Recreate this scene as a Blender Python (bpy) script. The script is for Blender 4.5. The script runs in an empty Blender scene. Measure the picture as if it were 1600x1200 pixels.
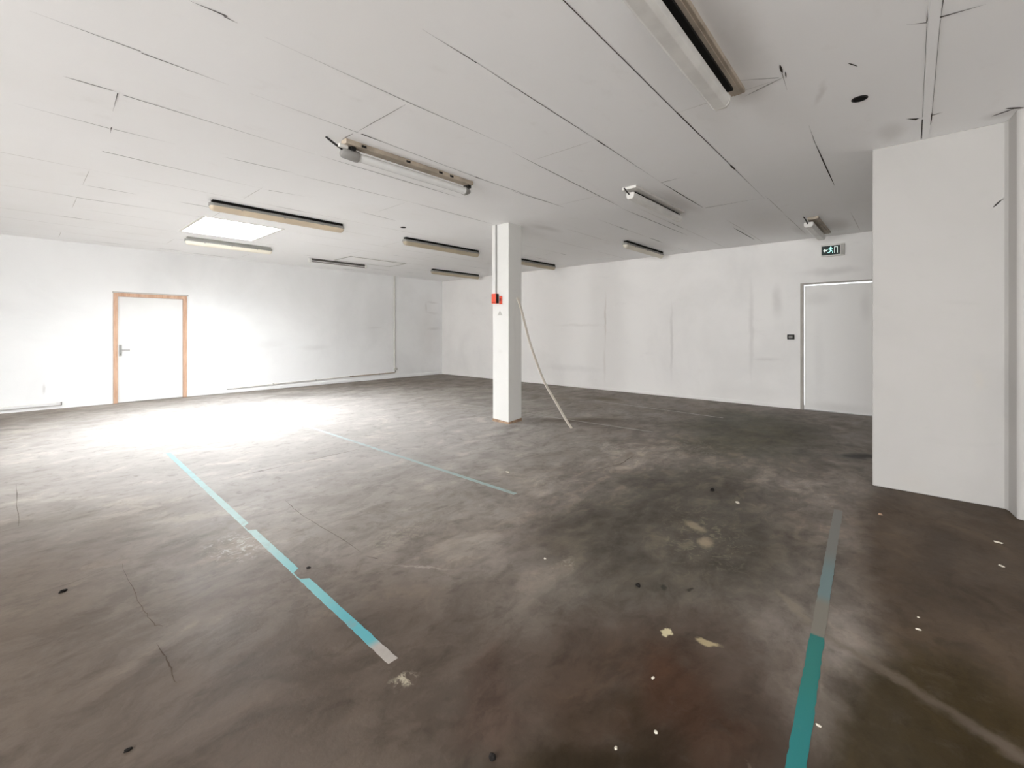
import bpy, bmesh, math, random
from mathutils import Vector, Matrix
from math import pi, sin, cos, radians

random.seed(7)
S = bpy.context.scene
COL = S.collection
H = 2.945            # ceiling height
XW, YW = 9.08, 11.13  # right wall plane, far wall plane
XL, YB = -5.60, -4.60  # left wall, wall behind the camera

# ------------------------------------------------------------------ materials
def lin(c):
    return tuple(((v / 255) / 12.92 if v / 255 <= 0.04045 else ((v / 255 + 0.055) / 1.055) ** 2.4) for v in c)

class NT:
    def __init__(s, name, rough=0.6, spec=0.3, metallic=0.0):
        s.m = bpy.data.materials.new(name); s.m.use_nodes = True
        s.t = s.m.node_tree; s.b = s.t.nodes['Principled BSDF']
        s.b.inputs['Roughness'].default_value = rough
        s.b.inputs['Specular IOR Level'].default_value = spec
        s.b.inputs['Metallic'].default_value = metallic
        s.pos = None
    def n(s, typ, **kw):
        x = s.t.nodes.new(typ)
        for k, v in kw.items(): setattr(x, k, v)
        return x
    def ln(s, a, b): s.t.links.new(a, b)
    def P(s):
        if s.pos is None: s.pos = s.n('ShaderNodeNewGeometry').outputs['Position']
        return s.pos
    def vm(s, op, a, b=None):
        x = s.n('ShaderNodeVectorMath', operation=op)
        s.put(x.inputs[0], a)
        if b is not None: s.put(x.inputs[1], b)
        return x
    def put(s, inp, v):
        if hasattr(v, 'is_output') or isinstance(v, bpy.types.NodeSocket): s.ln(v, inp)
        else: inp.default_value = v
    def math(s, op, a, b=0.0):
        x = s.n('ShaderNodeMath', operation=op); x.use_clamp = False
        s.put(x.inputs[0], a); s.put(x.inputs[1], b)
        return x.outputs[0]
    def noise(s, scale, detail=6, rough=0.55, dist=0.0, vec=None, stretch=None):
        v = vec or s.P()
        if stretch: v = s.vm('MULTIPLY', v, stretch).outputs[0]
        x = s.n('ShaderNodeTexNoise')
        s.ln(v, x.inputs['Vector'])
        x.inputs['Scale'].default_value = scale; x.inputs['Detail'].default_value = detail
        x.inputs['Roughness'].default_value = rough; x.inputs['Distortion'].default_value = dist
        return x
    def ramp(s, fac, a, b):      # smooth 0..1 between a and b
        x = s.n('ShaderNodeMapRange', interpolation_type='SMOOTHSTEP')
        s.put(x.inputs[0], fac); x.inputs[1].default_value = a; x.inputs[2].default_value = b
        return x.outputs[0]
    def mix(s, fac, a, b, mode='MIX'):
        x = s.n('ShaderNodeMix', data_type='RGBA', blend_type=mode)
        s.put(x.inputs[0], fac)
        s.put(x.inputs[6], a if not isinstance(a, tuple) else (*a, 1) if len(a) == 3 else a)
        s.put(x.inputs[7], b if not isinstance(b, tuple) else (*b, 1) if len(b) == 3 else b)
        return x.outputs[2]
    def blob(s, vec, c, r, ang=0.0, soft=0.3, axis='Z'):
        """mask of an ellipse c with radii r (third may be huge to ignore an axis)"""
        mp = s.n('ShaderNodeMapping', vector_type='TEXTURE')
        s.ln(vec, mp.inputs[0])
        mp.inputs['Location'].default_value = c
        rot = [0, 0, 0]; rot['XYZ'.index(axis)] = ang
        mp.inputs['Rotation'].default_value = rot
        mp.inputs['Scale'].default_value = r
        L = s.vm('LENGTH', mp.outputs[0]).outputs['Value']
        return s.ramp(L, 1.0, soft)
    def col(s, c): s.put(s.b.inputs['Base Color'], c if not isinstance(c, tuple) else (*c, 1))
    def bump(s, h, strength=0.2, dist=0.01):
        x = s.n('ShaderNodeBump'); x.inputs['Strength'].default_value = strength
        x.inputs['Distance'].default_value = dist
        s.ln(h, x.inputs['Height']); s.ln(x.outputs[0], s.b.inputs['Normal'])

def plain(name, c, rough=0.5, spec=0.3, var=0.06, scale=6.0, metallic=0.0):
    k = NT(name, rough, spec, metallic)
    nz = k.noise(scale, 4)
    c2 = tuple(v * (1 - var * 2) for v in c)
    k.col(k.mix(k.ramp(nz.outputs[0], 0.35, 0.7), c, c2))
    return k.m

def mat_wall(name, base, stains=(), seed=0.0, dirt=0.08):
    k = NT(name, 0.75, 0.2)
    v = k.vm('ADD', k.P(), (seed, seed * 2, seed)).outputs[0]
    n1 = k.noise(0.55, 5, 0.6, 0.4, v).outputs[0]
    c = k.mix(k.ramp(n1, 0.42, 0.72), base, tuple(b * (1 - dirt) for b in base))
    n2 = k.noise(5, 6, 0.65, 0.2, v, (0.6, 0.6, 1.6)).outputs[0]
    c = k.mix(k.math('MULTIPLY', k.ramp(n2, 0.58, 0.8), 0.35), c, tuple(b * 0.86 for b in base))
    if stains:
        w = k.noise(3.0, 5, 0.6).outputs['Color']
        w = k.vm('SCALE', k.vm('SUBTRACT', w, (0.5, 0.5, 0.5)).outputs[0]); w.inputs['Scale'].default_value = 0.10
        pv = k.vm('ADD', k.P(), w.outputs[0]).outputs[0]
        for (cc, rr, col, amt, *ax) in stains:
            f = k.blob(pv, cc, rr, ax[0] if ax else 0.0, 0.1, ax[1] if len(ax) > 1 else 'Z')
            c = k.mix(k.math('MULTIPLY', f, amt * 0.85), c, col)
    k.col(c)
    k.bump(k.noise(60, 3).outputs[0], 0.05, 0.003)
    return k.m

BIG = 50.0
WH = (0.80, 0.785, 0.76)
grey = (0.42, 0.40, 0.38)
M = {}
M['wall_far'] = mat_wall('white_far_wall_paint', (0.83, 0.835, 0.835), [
    ((5.0, YW, 0.95), (0.55, BIG, 0.10), grey, 0.16), ((3.9, YW, 1.05), (0.5, BIG, 0.14), grey, 0.10),
    ((6.7, YW, 1.45), (0.35, BIG, 0.05), grey, 0.18), ((3.05, YW, 0.45), (0.25, BIG, 0.10), grey, 0.12),
    ((8.70, YW, 2.25), (0.30, BIG, 0.05), grey, 0.30), ((8.70, YW, 1.93), (0.30, BIG, 0.05), grey, 0.30),
    ((8.45, YW, 2.09), (0.05, BIG, 0.22), grey, 0.35), ((8.75, YW, 1.43), (0.35, BIG, 0.07), grey, 0.35),
    ((8.5, YW, 1.5), (0.5, BIG, 1.5), (0.62, 0.58, 0.55), 0.25), ((0.33, YW, 0.36), (0.03, BIG, 0.12), grey, 0.45),
    ((3.0, YW, 0.9), (0.35, BIG, 1.2), (0.66, 0.65, 0.63), 0.2)], 3.1)
M['wall_right'] = mat_wall('white_right_wall_paint', (0.885, 0.87, 0.85), [
    ((XW, 5.25, 1.65), (BIG, 0.035, 0.75), (0.50, 0.44, 0.37), 0.42), ((XW, 5.27, 0.6), (BIG, 0.05, 0.6), (0.55, 0.5, 0.45), 0.25),
    ((XW, 3.70, 1.15), (BIG, 0.045, 1.0), grey, 0.35), ((XW, 2.20, 1.4), (BIG, 0.06, 1.2), grey, 0.28),
    ((XW, 1.78, 1.9), (BIG, 0.12, 0.42), grey, 0.32), ((XW, 1.95, 0.85), (BIG, 0.3, 0.05), grey, 0.25),
    ((XW, 6.0, 1.5), (BIG, 0.9, 0.05), (0.55, 0.52, 0.48), 0.22), ((XW, 6.2, 0.45), (BIG, 1.2, 0.12), grey, 0.14),
    ((XW, 1.0, 2.35), (BIG, 0.55, 0.10), grey, 0.32), ((XW, 2.3, 0.2), (BIG, 1.0, 0.25), (0.6, 0.58, 0.55), 0.2)], 9.7)
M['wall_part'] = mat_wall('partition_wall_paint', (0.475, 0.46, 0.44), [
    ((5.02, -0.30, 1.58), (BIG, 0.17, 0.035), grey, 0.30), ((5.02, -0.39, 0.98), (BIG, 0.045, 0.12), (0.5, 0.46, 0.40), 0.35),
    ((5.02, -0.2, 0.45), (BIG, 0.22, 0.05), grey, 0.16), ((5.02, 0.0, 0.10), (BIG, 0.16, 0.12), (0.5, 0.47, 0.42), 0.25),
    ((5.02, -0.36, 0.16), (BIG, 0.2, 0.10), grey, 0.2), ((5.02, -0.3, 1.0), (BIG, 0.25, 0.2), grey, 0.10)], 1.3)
M['wall_plain'] = mat_wall('white_wall_paint', (0.86, 0.85, 0.83), [], 5.5)
M['column'] = mat_wall('white_column_paint', (0.70, 0.695, 0.67), [
    ((4.81, 4.55, 1.05), (BIG, 0.07, 0.05), grey, 0.22), ((4.95, 4.38, 1.35), (0.05, 0.1, 0.6), grey, 0.12)], 2.2)

# ceiling boards, sooty marks and painted lamp shadows
def ceiling_mat():
    k = NT('white_ceiling_board', 0.8, 0.15)
    n1 = k.noise(0.5, 5, 0.6, 0.3).outputs[0]
    c = k.mix(k.ramp(n1, 0.4, 0.75), (0.925, 0.926, 0.927), (0.90, 0.897, 0.89))
    n2 = k.noise(3.5, 6, 0.6, 0.2, None, (1.0, 1.8, 1)).outputs[0]
    c = k.mix(k.math('MULTIPLY', k.ramp(n2, 0.58, 0.85), 0.30), c, (0.74, 0.72, 0.69))
    w = k.vm('SCALE', k.vm('SUBTRACT', k.noise(3, 4).outputs['Color'], (0.5, 0.5, 0.5)).outputs[0]); w.inputs['Scale'].default_value = 0.12
    pv = k.vm('ADD', k.P(), w.outputs[0]).outputs[0]
    soot_shade = (0.33, 0.29, 0.24)
    for cc, rr, a, amt in [((2.6, 0.70, H), (0.9, 0.16, BIG), 0, 0.35), ((3.25, 0.80, H), (0.25, 0.18, BIG), 0, 0.4),  # shadows beside the nearest batten lamp, painted dark
                           ((5.5, 2.13, H), (0.9, 0.20, BIG), 0, 0.5), ((8.2, 0.82, H), (0.7, 0.22, BIG), 0, 0.5),  # painted shadows of the two batten lamps further right
                           ((8.3, 1.3, H), (0.7, 0.12, BIG), 0, 0.35), ((4.7, 0.12, H), (0.35, 0.12, BIG), 0, 0.35),
                           ((4.85, -0.50, H), (0.12, 0.15, BIG), 0, 0.4), ((7.4, 1.6, H), (1.8, 0.5, BIG), 0, 0.22),
                           ((8.0, 3.5, H), (1.0, 0.25, BIG), 0, 0.25), ((5.5, 4.2, H), (0.5, 0.15, BIG), 0, 0.35),
                           ((3.6, 0.45, H), (0.25, 0.03, BIG), 0.2, 0.35), ((2.5, 3.45, H), (0.8, 0.06, BIG), 0, 0.3)]:
        f = k.blob(pv, cc, rr, a, 0.1)
        c = k.mix(k.math('MULTIPLY', f, amt * 0.55), c, soot_shade)
    k.col(c)
    return k.m
M['ceiling'] = ceiling_mat()
M['joint'] = plain('dark_joint_gap', (0.055, 0.045, 0.038), 0.9, 0.1)
M['joint_faint'] = plain('grey_joint_line', (0.50, 0.48, 0.45), 0.9, 0.1)

def floor_mat():
    k = NT('worn_concrete_floor', 0.5, 0.1)
    P = k.P()
    w1 = k.noise(0.9, 5, 0.6, 0.0).outputs['Color']
    w1 = k.vm('SCALE', k.vm('SUBTRACT', w1, (0.5, 0.5, 0.5)).outputs[0]); w1.inputs['Scale'].default_value = 0.9
    w2 = k.noise(7.0, 5, 0.65).outputs['Color']
    w2 = k.vm('SCALE', k.vm('SUBTRACT', w2, (0.5, 0.5, 0.5)).outputs[0]); w2.inputs['Scale'].default_value = 0.14
    pf = k.vm('ADD', P, w2.outputs[0]).outputs[0]
    pw = k.vm('ADD', pf, w1.outputs[0]).outputs[0]
    # tone variation
    a = k.noise(0.45, 6, 0.6, 0.6, pw).outputs[0]
    c = k.mix(k.ramp(a, 0.36, 0.66), FL['light'], FL['mid'])
    b = k.noise(1.6, 8, 0.62, 0.5, pf, (1.0, 1.25, 1)).outputs[0]
    c = k.mix(k.math('MULTIPLY', k.ramp(b, 0.46, 0.70), 0.65), c, FL['dark'])
    b2 = k.noise(2.3, 8, 0.65, 0.8, k.vm('ADD', pf, (13, 4, 0)).outputs[0]).outputs[0]
    c = k.mix(k.math('MULTIPLY', k.ramp(b2, 0.52, 0.74), 0.55), c, FL['pale'])
    # mottling of the worn surface
    g1 = k.noise(1.9, 10, 0.68, 0.9, k.vm('ADD', pf, (7, 21, 0)).outputs[0], (0.8, 1.3, 1)).outputs[0]
    g2 = k.noise(5.5, 8, 0.65, 0.5, k.vm('ADD', P, (17, 2, 0)).outputs[0], (0.75, 1.35, 1)).outputs[0]
    # zones of grime, tone and painted light, each with an outline of its own
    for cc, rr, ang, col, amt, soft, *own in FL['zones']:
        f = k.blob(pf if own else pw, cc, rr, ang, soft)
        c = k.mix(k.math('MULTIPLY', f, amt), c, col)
    # fine mottling, scuffs
    d = k.noise(9, 8, 0.7, 0.4).outputs[0]
    c = k.mix(k.math('MULTIPLY', k.ramp(d, 0.5, 0.72), 0.35), c, FL['dark2'])
    calm = k.math('SUBTRACT', 1.0, k.math('MULTIPLY', k.blob(pw, (2.0, 6.5, 0), (4.0, 4.5, BIG), 0.0, 0.4), 0.65))
    c = k.mix(k.math('MULTIPLY', k.math('MULTIPLY', k.ramp(g1, 0.44, 0.62), 0.55), calm), c, (0.52, 0.50, 0.48), 'MULTIPLY')
    c = k.mix(k.math('MULTIPLY', k.ramp(g1, 0.46, 0.34), 0.50), c, (1.45, 1.42, 1.36), 'MULTIPLY')
    c = k.mix(k.math('MULTIPLY', k.math('MULTIPLY', k.ramp(g2, 0.50, 0.66), 0.45), calm), c, (0.55, 0.53, 0.50), 'MULTIPLY')
    rg = k.blob(P, (4.2, 1.5, 0), (3.0, 1.9, BIG), 0.15, 0.3)
    c = k.mix(k.math('MULTIPLY', k.math('MULTIPLY', k.ramp(g2, 0.50, 0.38), 0.7), rg), c, (1.55, 1.5, 1.42), 'MULTIPLY')
    for cc, rr, ang, col, amt, soft in FL['spots']:
        f = k.blob(pf, cc, rr, ang, soft)
        c = k.mix(k.math('MULTIPLY', f, amt), c, col)
    for cc, rr, ang, col, amt, th in FL['scuffs']:   # broken scuffed patches
        f = k.blob(pf, cc, rr, ang, 0.2)
        g = k.noise(16, 6, 0.7, 1.2).outputs[0]
        f = k.math('MULTIPLY', f, k.ramp(g, th, th + 0.12))
        c = k.mix(k.math('MULTIPLY', f, amt), c, col)
    k.col(c)
    r = k.noise(1.3, 5, 0.6).outputs[0]
    mr = k.n('ShaderNodeMapRange'); k.ln(r, mr.inputs[0])
    mr.inputs[1].default_value = 0.3; mr.inputs[2].default_value = 0.7
    mr.inputs[3].default_value = 0.42; mr.inputs[4].default_value = 0.60
    k.ln(mr.outputs[0], k.b.inputs['Roughness'])
    k.bump(k.noise(4, 9, 0.65).outputs[0], 0.25, 0.02)
    return k.m

tan = lin((176, 165, 140)); brown = (0.115, 0.074, 0.048); red = (0.135, 0.070, 0.042)
olive = (0.115, 0.105, 0.078); greyp = (0.33, 0.31, 0.27)
FL = dict(light=(0.27, 0.238, 0.210), mid=(0.215, 0.183, 0.157), dark=(0.145, 0.118, 0.096), pale=(0.31, 0.28, 0.25),
          dark2=(0.085, 0.068, 0.055), scuff=(0.42, 0.39, 0.34))
FL['zones'] = [
    ((2.9, 6.8, 0), (4.6, 5.0, BIG), 0.0, (0.45, 0.43, 0.41), 0.88, 0.45),     # pale floor below the skylight, with its pool of light painted in
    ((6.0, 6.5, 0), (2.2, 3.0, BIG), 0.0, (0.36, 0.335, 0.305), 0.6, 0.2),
    ((-0.2, 2.7, 0), (1.7, 3.0, BIG), 0.1, (0.104, 0.080, 0.061), 0.88, 0.1),   # darker left foreground
    ((0.7, 1.5, 0), (1.5, 1.3, BIG), 0.4, (0.088, 0.066, 0.050), 0.85, 0.2),
    ((3.2, 1.25, 0), (2.0, 1.05, BIG), 0.1, (0.075, 0.066, 0.051), 0.85, 0.4),   # grey grime right of centre
    ((6.6, 1.7, 0), (2.6, 1.3, BIG), 0.2, (0.086, 0.078, 0.046), 0.88, 0.3),   # dark olive patch towards the door
    ((1.6, 0.65, 0), (0.9, 0.75, BIG), -0.5, (0.048, 0.027, 0.015), 0.85, 0.3), # brown foreground
    ((1.2, 0.72, 0), (0.5, 0.25, BIG), -0.7, (0.022, 0.015, 0.006), 0.8, 0.3),
    ((3.9, -0.40, 0), (2.9, 0.78, BIG), 0.03, (0.080, 0.055, 0.035), 0.93, 0.7, 1),
    ((1.75, -0.12, 0), (1.1, 0.42, BIG), 0.0, (0.036, 0.024, 0.007), 0.92, 0.6, 1),
    ((1.65, 0.62, 0), (0.35, 0.25, BIG), 0.6, (0.055, 0.021, 0.009), 0.6, 0.2),
    ((1.15, 1.1, 0), (0.25, 0.2, BIG), 0.4, (0.065, 0.030, 0.018), 0.4, 0.2),
]
FL['spots'] = [
    ((2.56, 0.43, 0), (0.20, 0.028, BIG), 0.65, (0.24, 0.21, 0.16), 0.6, 0.3),               # pale smear crossing the tape
    ((2.33, 0.12, 0), (0.36, 0.045, BIG), 1.15, (0.15, 0.12, 0.092), 0.8, 0.0),
    ((2.14, -0.26, 0), (0.42, 0.060, BIG), 1.12, (0.15, 0.12, 0.095), 0.75, 0.0),
    ((1.962, 0.806, 0), (0.034, 0.028, BIG), 0.3, lin((205, 195, 160)), 0.9, 0.6),
    ((2.018, 0.655, 0), (0.035, 0.06, BIG), 0.5, lin((180, 165, 130)), 0.8, 0.5),
    ((2.95, 0.98, 0), (0.10, 0.07, BIG), 0.2, lin((190, 172, 145)), 0.5, 0.3),
    ((3.15, 1.12, 0), (0.12, 0.06, BIG), 0.9, lin((180, 165, 140)), 0.45, 0.3),
    ((6.1, 0.42, 0), (0.35, 0.16, BIG), -0.75, (0.02, 0.018, 0.014), 0.9, 0.2),   # shadow at the partition's foot, painted as a smudge
    ((5.75, 3.75, 0), (1.0, 0.30, BIG), -0.9, (0.09, 0.062, 0.036), 0.75, 0.1),  # dirt behind the column, with its cast shadow painted in
    ((7.9, 4.55, 0), (0.25, 0.35, BIG), 0.2, (0.12, 0.09, 0.055), 0.8, 0.4),
    ((2.28, 0.975, 0), (0.035, 0.025, BIG), 0, (0.03, 0.026, 0.02), 0.8, 0.4),
    ((2.37, 0.86, 0), (0.025, 0.02, BIG), 0, (0.03, 0.026, 0.02), 0.8, 0.4),
    ((1.55, 2.1, 0), (0.30, 0.012, BIG), -1.0, (0.40, 0.37, 0.32), 0.5, 0.1),
    ((1.46, 0.33, 0), (0.12, 0.010, BIG), 0.75, (0.33, 0.28, 0.22), 0.5, 0.1),
    ((0.95, 1.0, 0), (0.13, 0.10, BIG), 0, (0.05, 0.04, 0.03), 0.3, 0.1),
]
FL['scuffs'] = [
    ((0.93, 3.15, 0), (0.24, 0.36, BIG), 0.1, (0.52, 0.50, 0.46), 0.65, 0.50),
    ((1.0, 1.46, 0), (0.08, 0.04, BIG), -0.5, (0.50, 0.45, 0.34), 0.8, 0.46),
    ((2.1, 1.49, 0), (0.18, 0.10, BIG), 0.3, (0.36, 0.33, 0.27), 0.5, 0.50),
    ((1.75, 2.55, 0), (0.45, 0.22, BIG), 0.3, (0.38, 0.34, 0.28), 0.4, 0.46),
    ((3.0, 1.0, 0), (0.7, 0.4, BIG), 0.3, (0.27, 0.24, 0.17), 0.45, 0.52),
    ((5.2, 1.9, 0), (0.9, 0.5, BIG), 0.3, (0.30, 0.28, 0.23), 0.5, 0.52),
    ((4.6, 2.6, 0), (0.5, 0.2, BIG), 0.8, (0.42, 0.38, 0.33), 0.5, 0.50),
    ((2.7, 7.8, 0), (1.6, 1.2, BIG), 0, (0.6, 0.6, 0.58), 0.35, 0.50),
]
M['floor'] = floor_mat()
M['crack'] = plain('floor_crack', (0.075, 0.055, 0.042), 0.95, 0.05)

M['white_enamel'] = plain('white_enamel', (0.72, 0.70, 0.66), 0.4, 0.4)
M['beige_metal'] = plain('aged_beige_metal', (0.47, 0.40, 0.32), 0.5, 0.3, 0.15)
M['white_plastic'] = plain('white_plastic', (0.76, 0.75, 0.72), 0.4, 0.4)
M['grey_plastic'] = plain('grey_plastic', (0.28, 0.27, 0.255), 0.5, 0.35)
M['dark_plastic'] = plain('black_plastic', (0.012, 0.011, 0.010), 0.55, 0.3)
M['gap_shade'] = plain('painted_gap_shade', (0.010, 0.009, 0.008), 0.8, 0.1)  # black that paints shade into gaps and holes
M['lamp_grey'] = plain('lamp_housing_grey', (0.30, 0.295, 0.275), 0.5, 0.3)
M['cream'] = plain('yellowed_diffuser', (0.66, 0.55, 0.41), 0.35, 0.4, 0.07, 3)
M['cream_white'] = plain('cream_diffuser', (0.75, 0.70, 0.60), 0.35, 0.4, 0.05, 3)
M['olive_cream'] = plain('dusty_diffuser', (0.48, 0.41, 0.30), 0.4, 0.35, 0.07, 3)
M['dark_grey'] = plain('dark_grey_metal', (0.10, 0.095, 0.085), 0.5, 0.3)
M['panel_white'] = plain('pale_panel_sheet', (0.93, 0.93, 0.925), 0.6, 0.2, 0.01)
M['opal'] = plain('opal_tube', (0.80, 0.80, 0.79), 0.25, 0.5, 0.03)
M['wood'] = None
def wood():
    k = NT('bare_wood_frame', 0.6, 0.25)
    n = k.noise(6, 6, 0.6, 0.6, None, (6, 6, 0.6)).outputs[0]
    c = k.mix(k.ramp(n, 0.35, 0.7), (0.56, 0.37, 0.26), (0.43, 0.26, 0.175))
    k.col(c); return k.m
M['wood'] = wood()
M['door'] = plain('white_door_paint', (0.74, 0.74, 0.73), 0.5, 0.3, 0.02, 2)
M['door_grey'] = mat_wall('grey_white_door_paint', (0.86, 0.85, 0.83), [
    ((XW, 1.2, 1.9), (BIG, 0.3, 0.18), grey, 0.2), ((XW, 0.55, 1.75), (BIG, 0.1, 0.35), grey, 0.2),
    ((XW, 1.18, 0.9), (BIG, 0.12, 1.0), grey, 0.1), ((XW, 0.9, 0.08), (BIG, 0.6, 0.12), grey, 0.25)], 4.0)
M['frame_grey'] = plain('grey_door_frame', (0.42, 0.39, 0.35), 0.5, 0.3)
M['steel'] = plain('brushed_steel', (0.42, 0.42, 0.41), 0.35, 0.5, 0.05, 8, 0.6)
M['red'] = plain('red_alarm_plastic', (0.72, 0.085, 0.04), 0.4, 0.4, 0.05)
M['darkred'] = plain('dark_red_plastic', (0.30, 0.025, 0.02), 0.45, 0.35, 0.05)
M['sticker'] = plain('grey_sticker', (0.50, 0.49, 0.46), 0.6, 0.2)
M['plinth'] = plain('chipped_brown_base', (0.42, 0.29, 0.20), 0.8, 0.1, 0.2, 14)
M['pole'] = plain('pale_plastic_strip', (0.62, 0.57, 0.50), 0.5, 0.3, 0.05)
M['tear'] = plain('tan_flake', lin((200, 190, 160)), 0.8, 0.1)
M['flake'] = plain('white_flake', (0.60, 0.56, 0.47), 0.7, 0.2)
M['black_chip'] = plain('black_chip', (0.012, 0.010, 0.009), 0.8, 0.15)

def tape_mat(name, cols, wear, axis, stops, pat=0.5):
    """painted strip: colour changes along its length (fading paint), worn through to concrete in specks"""
    k = NT(name, 0.5, 0.3)
    sx = k.n('ShaderNodeSeparateXYZ'); k.ln(k.P(), sx.inputs[0])
    v = sx.outputs[axis]
    c = (*cols[0], 1)
    for (lo, hi), cc in zip(stops, cols[1:]):
        c = k.mix(k.ramp(v, lo, hi), c, cc)
    n = k.noise(10, 7, 0.65, 0.5).outputs[0]
    c = k.mix(k.math('MULTIPLY', k.ramp(n, pat, pat + 0.2), wear), c, (0.24, 0.22, 0.19))
    k.col(c); return k.m
teal = (0.035, 0.235, 0.235)
M['tape_left'] = tape_mat('teal_line_paint', [(0.36, 0.33, 0.30), (0.085, 0.33, 0.37), (0.16, 0.40, 0.41), (0.33, 0.47, 0.46), (0.30, 0.48, 0.50)],
                          0.35, 1, [(1.70, 1.76), (1.95, 2.35), (2.5, 3.2), (4.2, 5.6)])
M['tape_mid'] = tape_mat('faded_teal_line_paint', [(0.30, 0.40, 0.40), (0.46, 0.54, 0.55)], 0.5, 1, [(2.5, 7)])
M['tape_right'] = tape_mat('deep_teal_line_paint', [(0.022, 0.19, 0.19), (0.022, 0.175, 0.155), (0.20, 0.185, 0.155), (0.15, 0.215, 0.22), (0.175, 0.175, 0.16)],
                           0.10, 0, [(1.75, 2.1), (2.365, 2.385), (2.65, 2.78), (3.0, 3.4)], 0.58)
M['tape_white'] = tape_mat('worn_white_line_paint', [(0.40, 0.385, 0.36)], 0.55, 1, [], 0.46)

def emis(name, c, strength):
    k = NT(name, 0.5, 0.2)
    k.b.inputs['Base Color'].default_value = (0.8, 0.8, 0.8, 1)
    k.b.inputs['Emission Color'].default_value = (*c, 1)
    k.b.inputs['Emission Strength'].default_value = strength
    return k.m
SKY_STR = 62.0
M['skylight'] = emis('daylit_skylight_sheet', (0.95, 0.98, 1.0), SKY_STR)
M['sign_glow'] = emis('lit_sign_green', (0.25, 0.95, 0.85), 0.75)
M['sign_pale'] = emis('lit_sign_white', (0.75, 0.95, 0.85), 0.35)
M['sign_dark'] = plain('dark_green_sign', (0.006, 0.02, 0.017), 0.4, 0.3)
def glass():
    m = bpy.data.materials.new('window_glass'); m.use_nodes = True
    t = m.node_tree; t.nodes.clear()
    o = t.nodes.new('ShaderNodeOutputMaterial'); mx = t.nodes.new('ShaderNodeMixShader')
    a = t.nodes.new('ShaderNodeBsdfTransparent'); b = t.nodes.new('ShaderNodeBsdfGlossy')
    b.inputs['Roughness'].default_value = 0.02; mx.inputs[0].default_value = 0.06
    t.links.new(a.outputs[0], mx.inputs[1]); t.links.new(b.outputs[0], mx.inputs[2]); t.links.new(mx.outputs[0], o.inputs[0])
    return m
M['glass'] = glass()

# ------------------------------------------------------------------ mesh helpers
def new_obj(name, bm, mats, parent=None, smooth=False, bevel=0.0):
    bmesh.ops.recalc_face_normals(bm, faces=bm.faces)
    me = bpy.data.meshes.new(name); bm.to_mesh(me); bm.free()
    for m in (mats if isinstance(mats, (list, tuple)) else [mats]): me.materials.append(m)
    o = bpy.data.objects.new(name, me); COL.objects.link(o)
    if parent: o.parent = parent
    if smooth:
        for p in me.polygons: p.use_smooth = True
        try: me.set_sharp_from_angle(angle=radians(40))
        except Exception: pass
    if bevel:
        b = o.modifiers.new('bevel', 'BEVEL'); b.width = bevel; b.segments = 2; b.limit_method = 'ANGLE'
    return o

def thing(name, label, cat, loc, group=None, rotz=0.0):
    o = bpy.data.objects.new(name, None); COL.objects.link(o)
    o.location = loc; o.rotation_euler = (0, 0, rotz); o.empty_display_size = 0.1
    return tag(o, label, cat, group)
def tag(o, label, cat, group=None):
    o['label'] = label; o['category'] = cat
    if group: o['group'] = group
    return o
def struct(o): o['kind'] = 'structure'; return o

def box(bm, x0, x1, y0, y1, z0, z1, mi=0):
    vs = [bm.verts.new(p) for p in [(x0, y0, z0), (x1, y0, z0), (x1, y1, z0), (x0, y1, z0), (x0, y0, z1), (x1, y0, z1), (x1, y1, z1), (x0, y1, z1)]]
    for f in [(0, 3, 2, 1), (4, 5, 6, 7), (0, 1, 5, 4), (1, 2, 6, 5), (2, 3, 7, 6), (3, 0, 4, 7)]:
        bm.faces.new([vs[i] for i in f]).material_index = mi
    return bm
def B(*a): return box(bmesh.new(), *a)

def loft(rings, close=True, cap=True, bm=None, mi=0):
    bm = bm or bmesh.new()
    R = [[bm.verts.new(p) for p in r] for r in rings]
    n = len(rings[0])
    for a, b in zip(R, R[1:]):
        for i in range(n if close else n - 1):
            bm.faces.new((a[i], a[(i + 1) % n], b[(i + 1) % n], b[i])).material_index = mi
    if cap:
        bm.faces.new(R[0][::-1]).material_index = mi; bm.faces.new(R[-1]).material_index = mi
    return bm

def tube(pts, r, seg=12, bm=None, mi=0, rad=None):
    pts = [Vector(p) for p in pts]; rings = []
    up = Vector((0.13, 0.21, 0.97))
    for i, p in enumerate(pts):
        d = (pts[min(i + 1, len(pts) - 1)] - pts[max(i - 1, 0)]).normalized()
        if abs(d.dot(up)) > 0.95: u = d.cross(Vector((1, 0.1, 0))).normalized()
        else: u = d.cross(up).normalized()
        if i and u.dot(pu) < 0: u = -u
        pu = u; v = d.cross(u); rr = rad[i] if rad else r
        rings.append([p + (u * cos(2 * pi * k / seg) + v * sin(2 * pi * k / seg)) * rr for k in range(seg)])
    return loft(rings, bm=bm, mi=mi)

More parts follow.
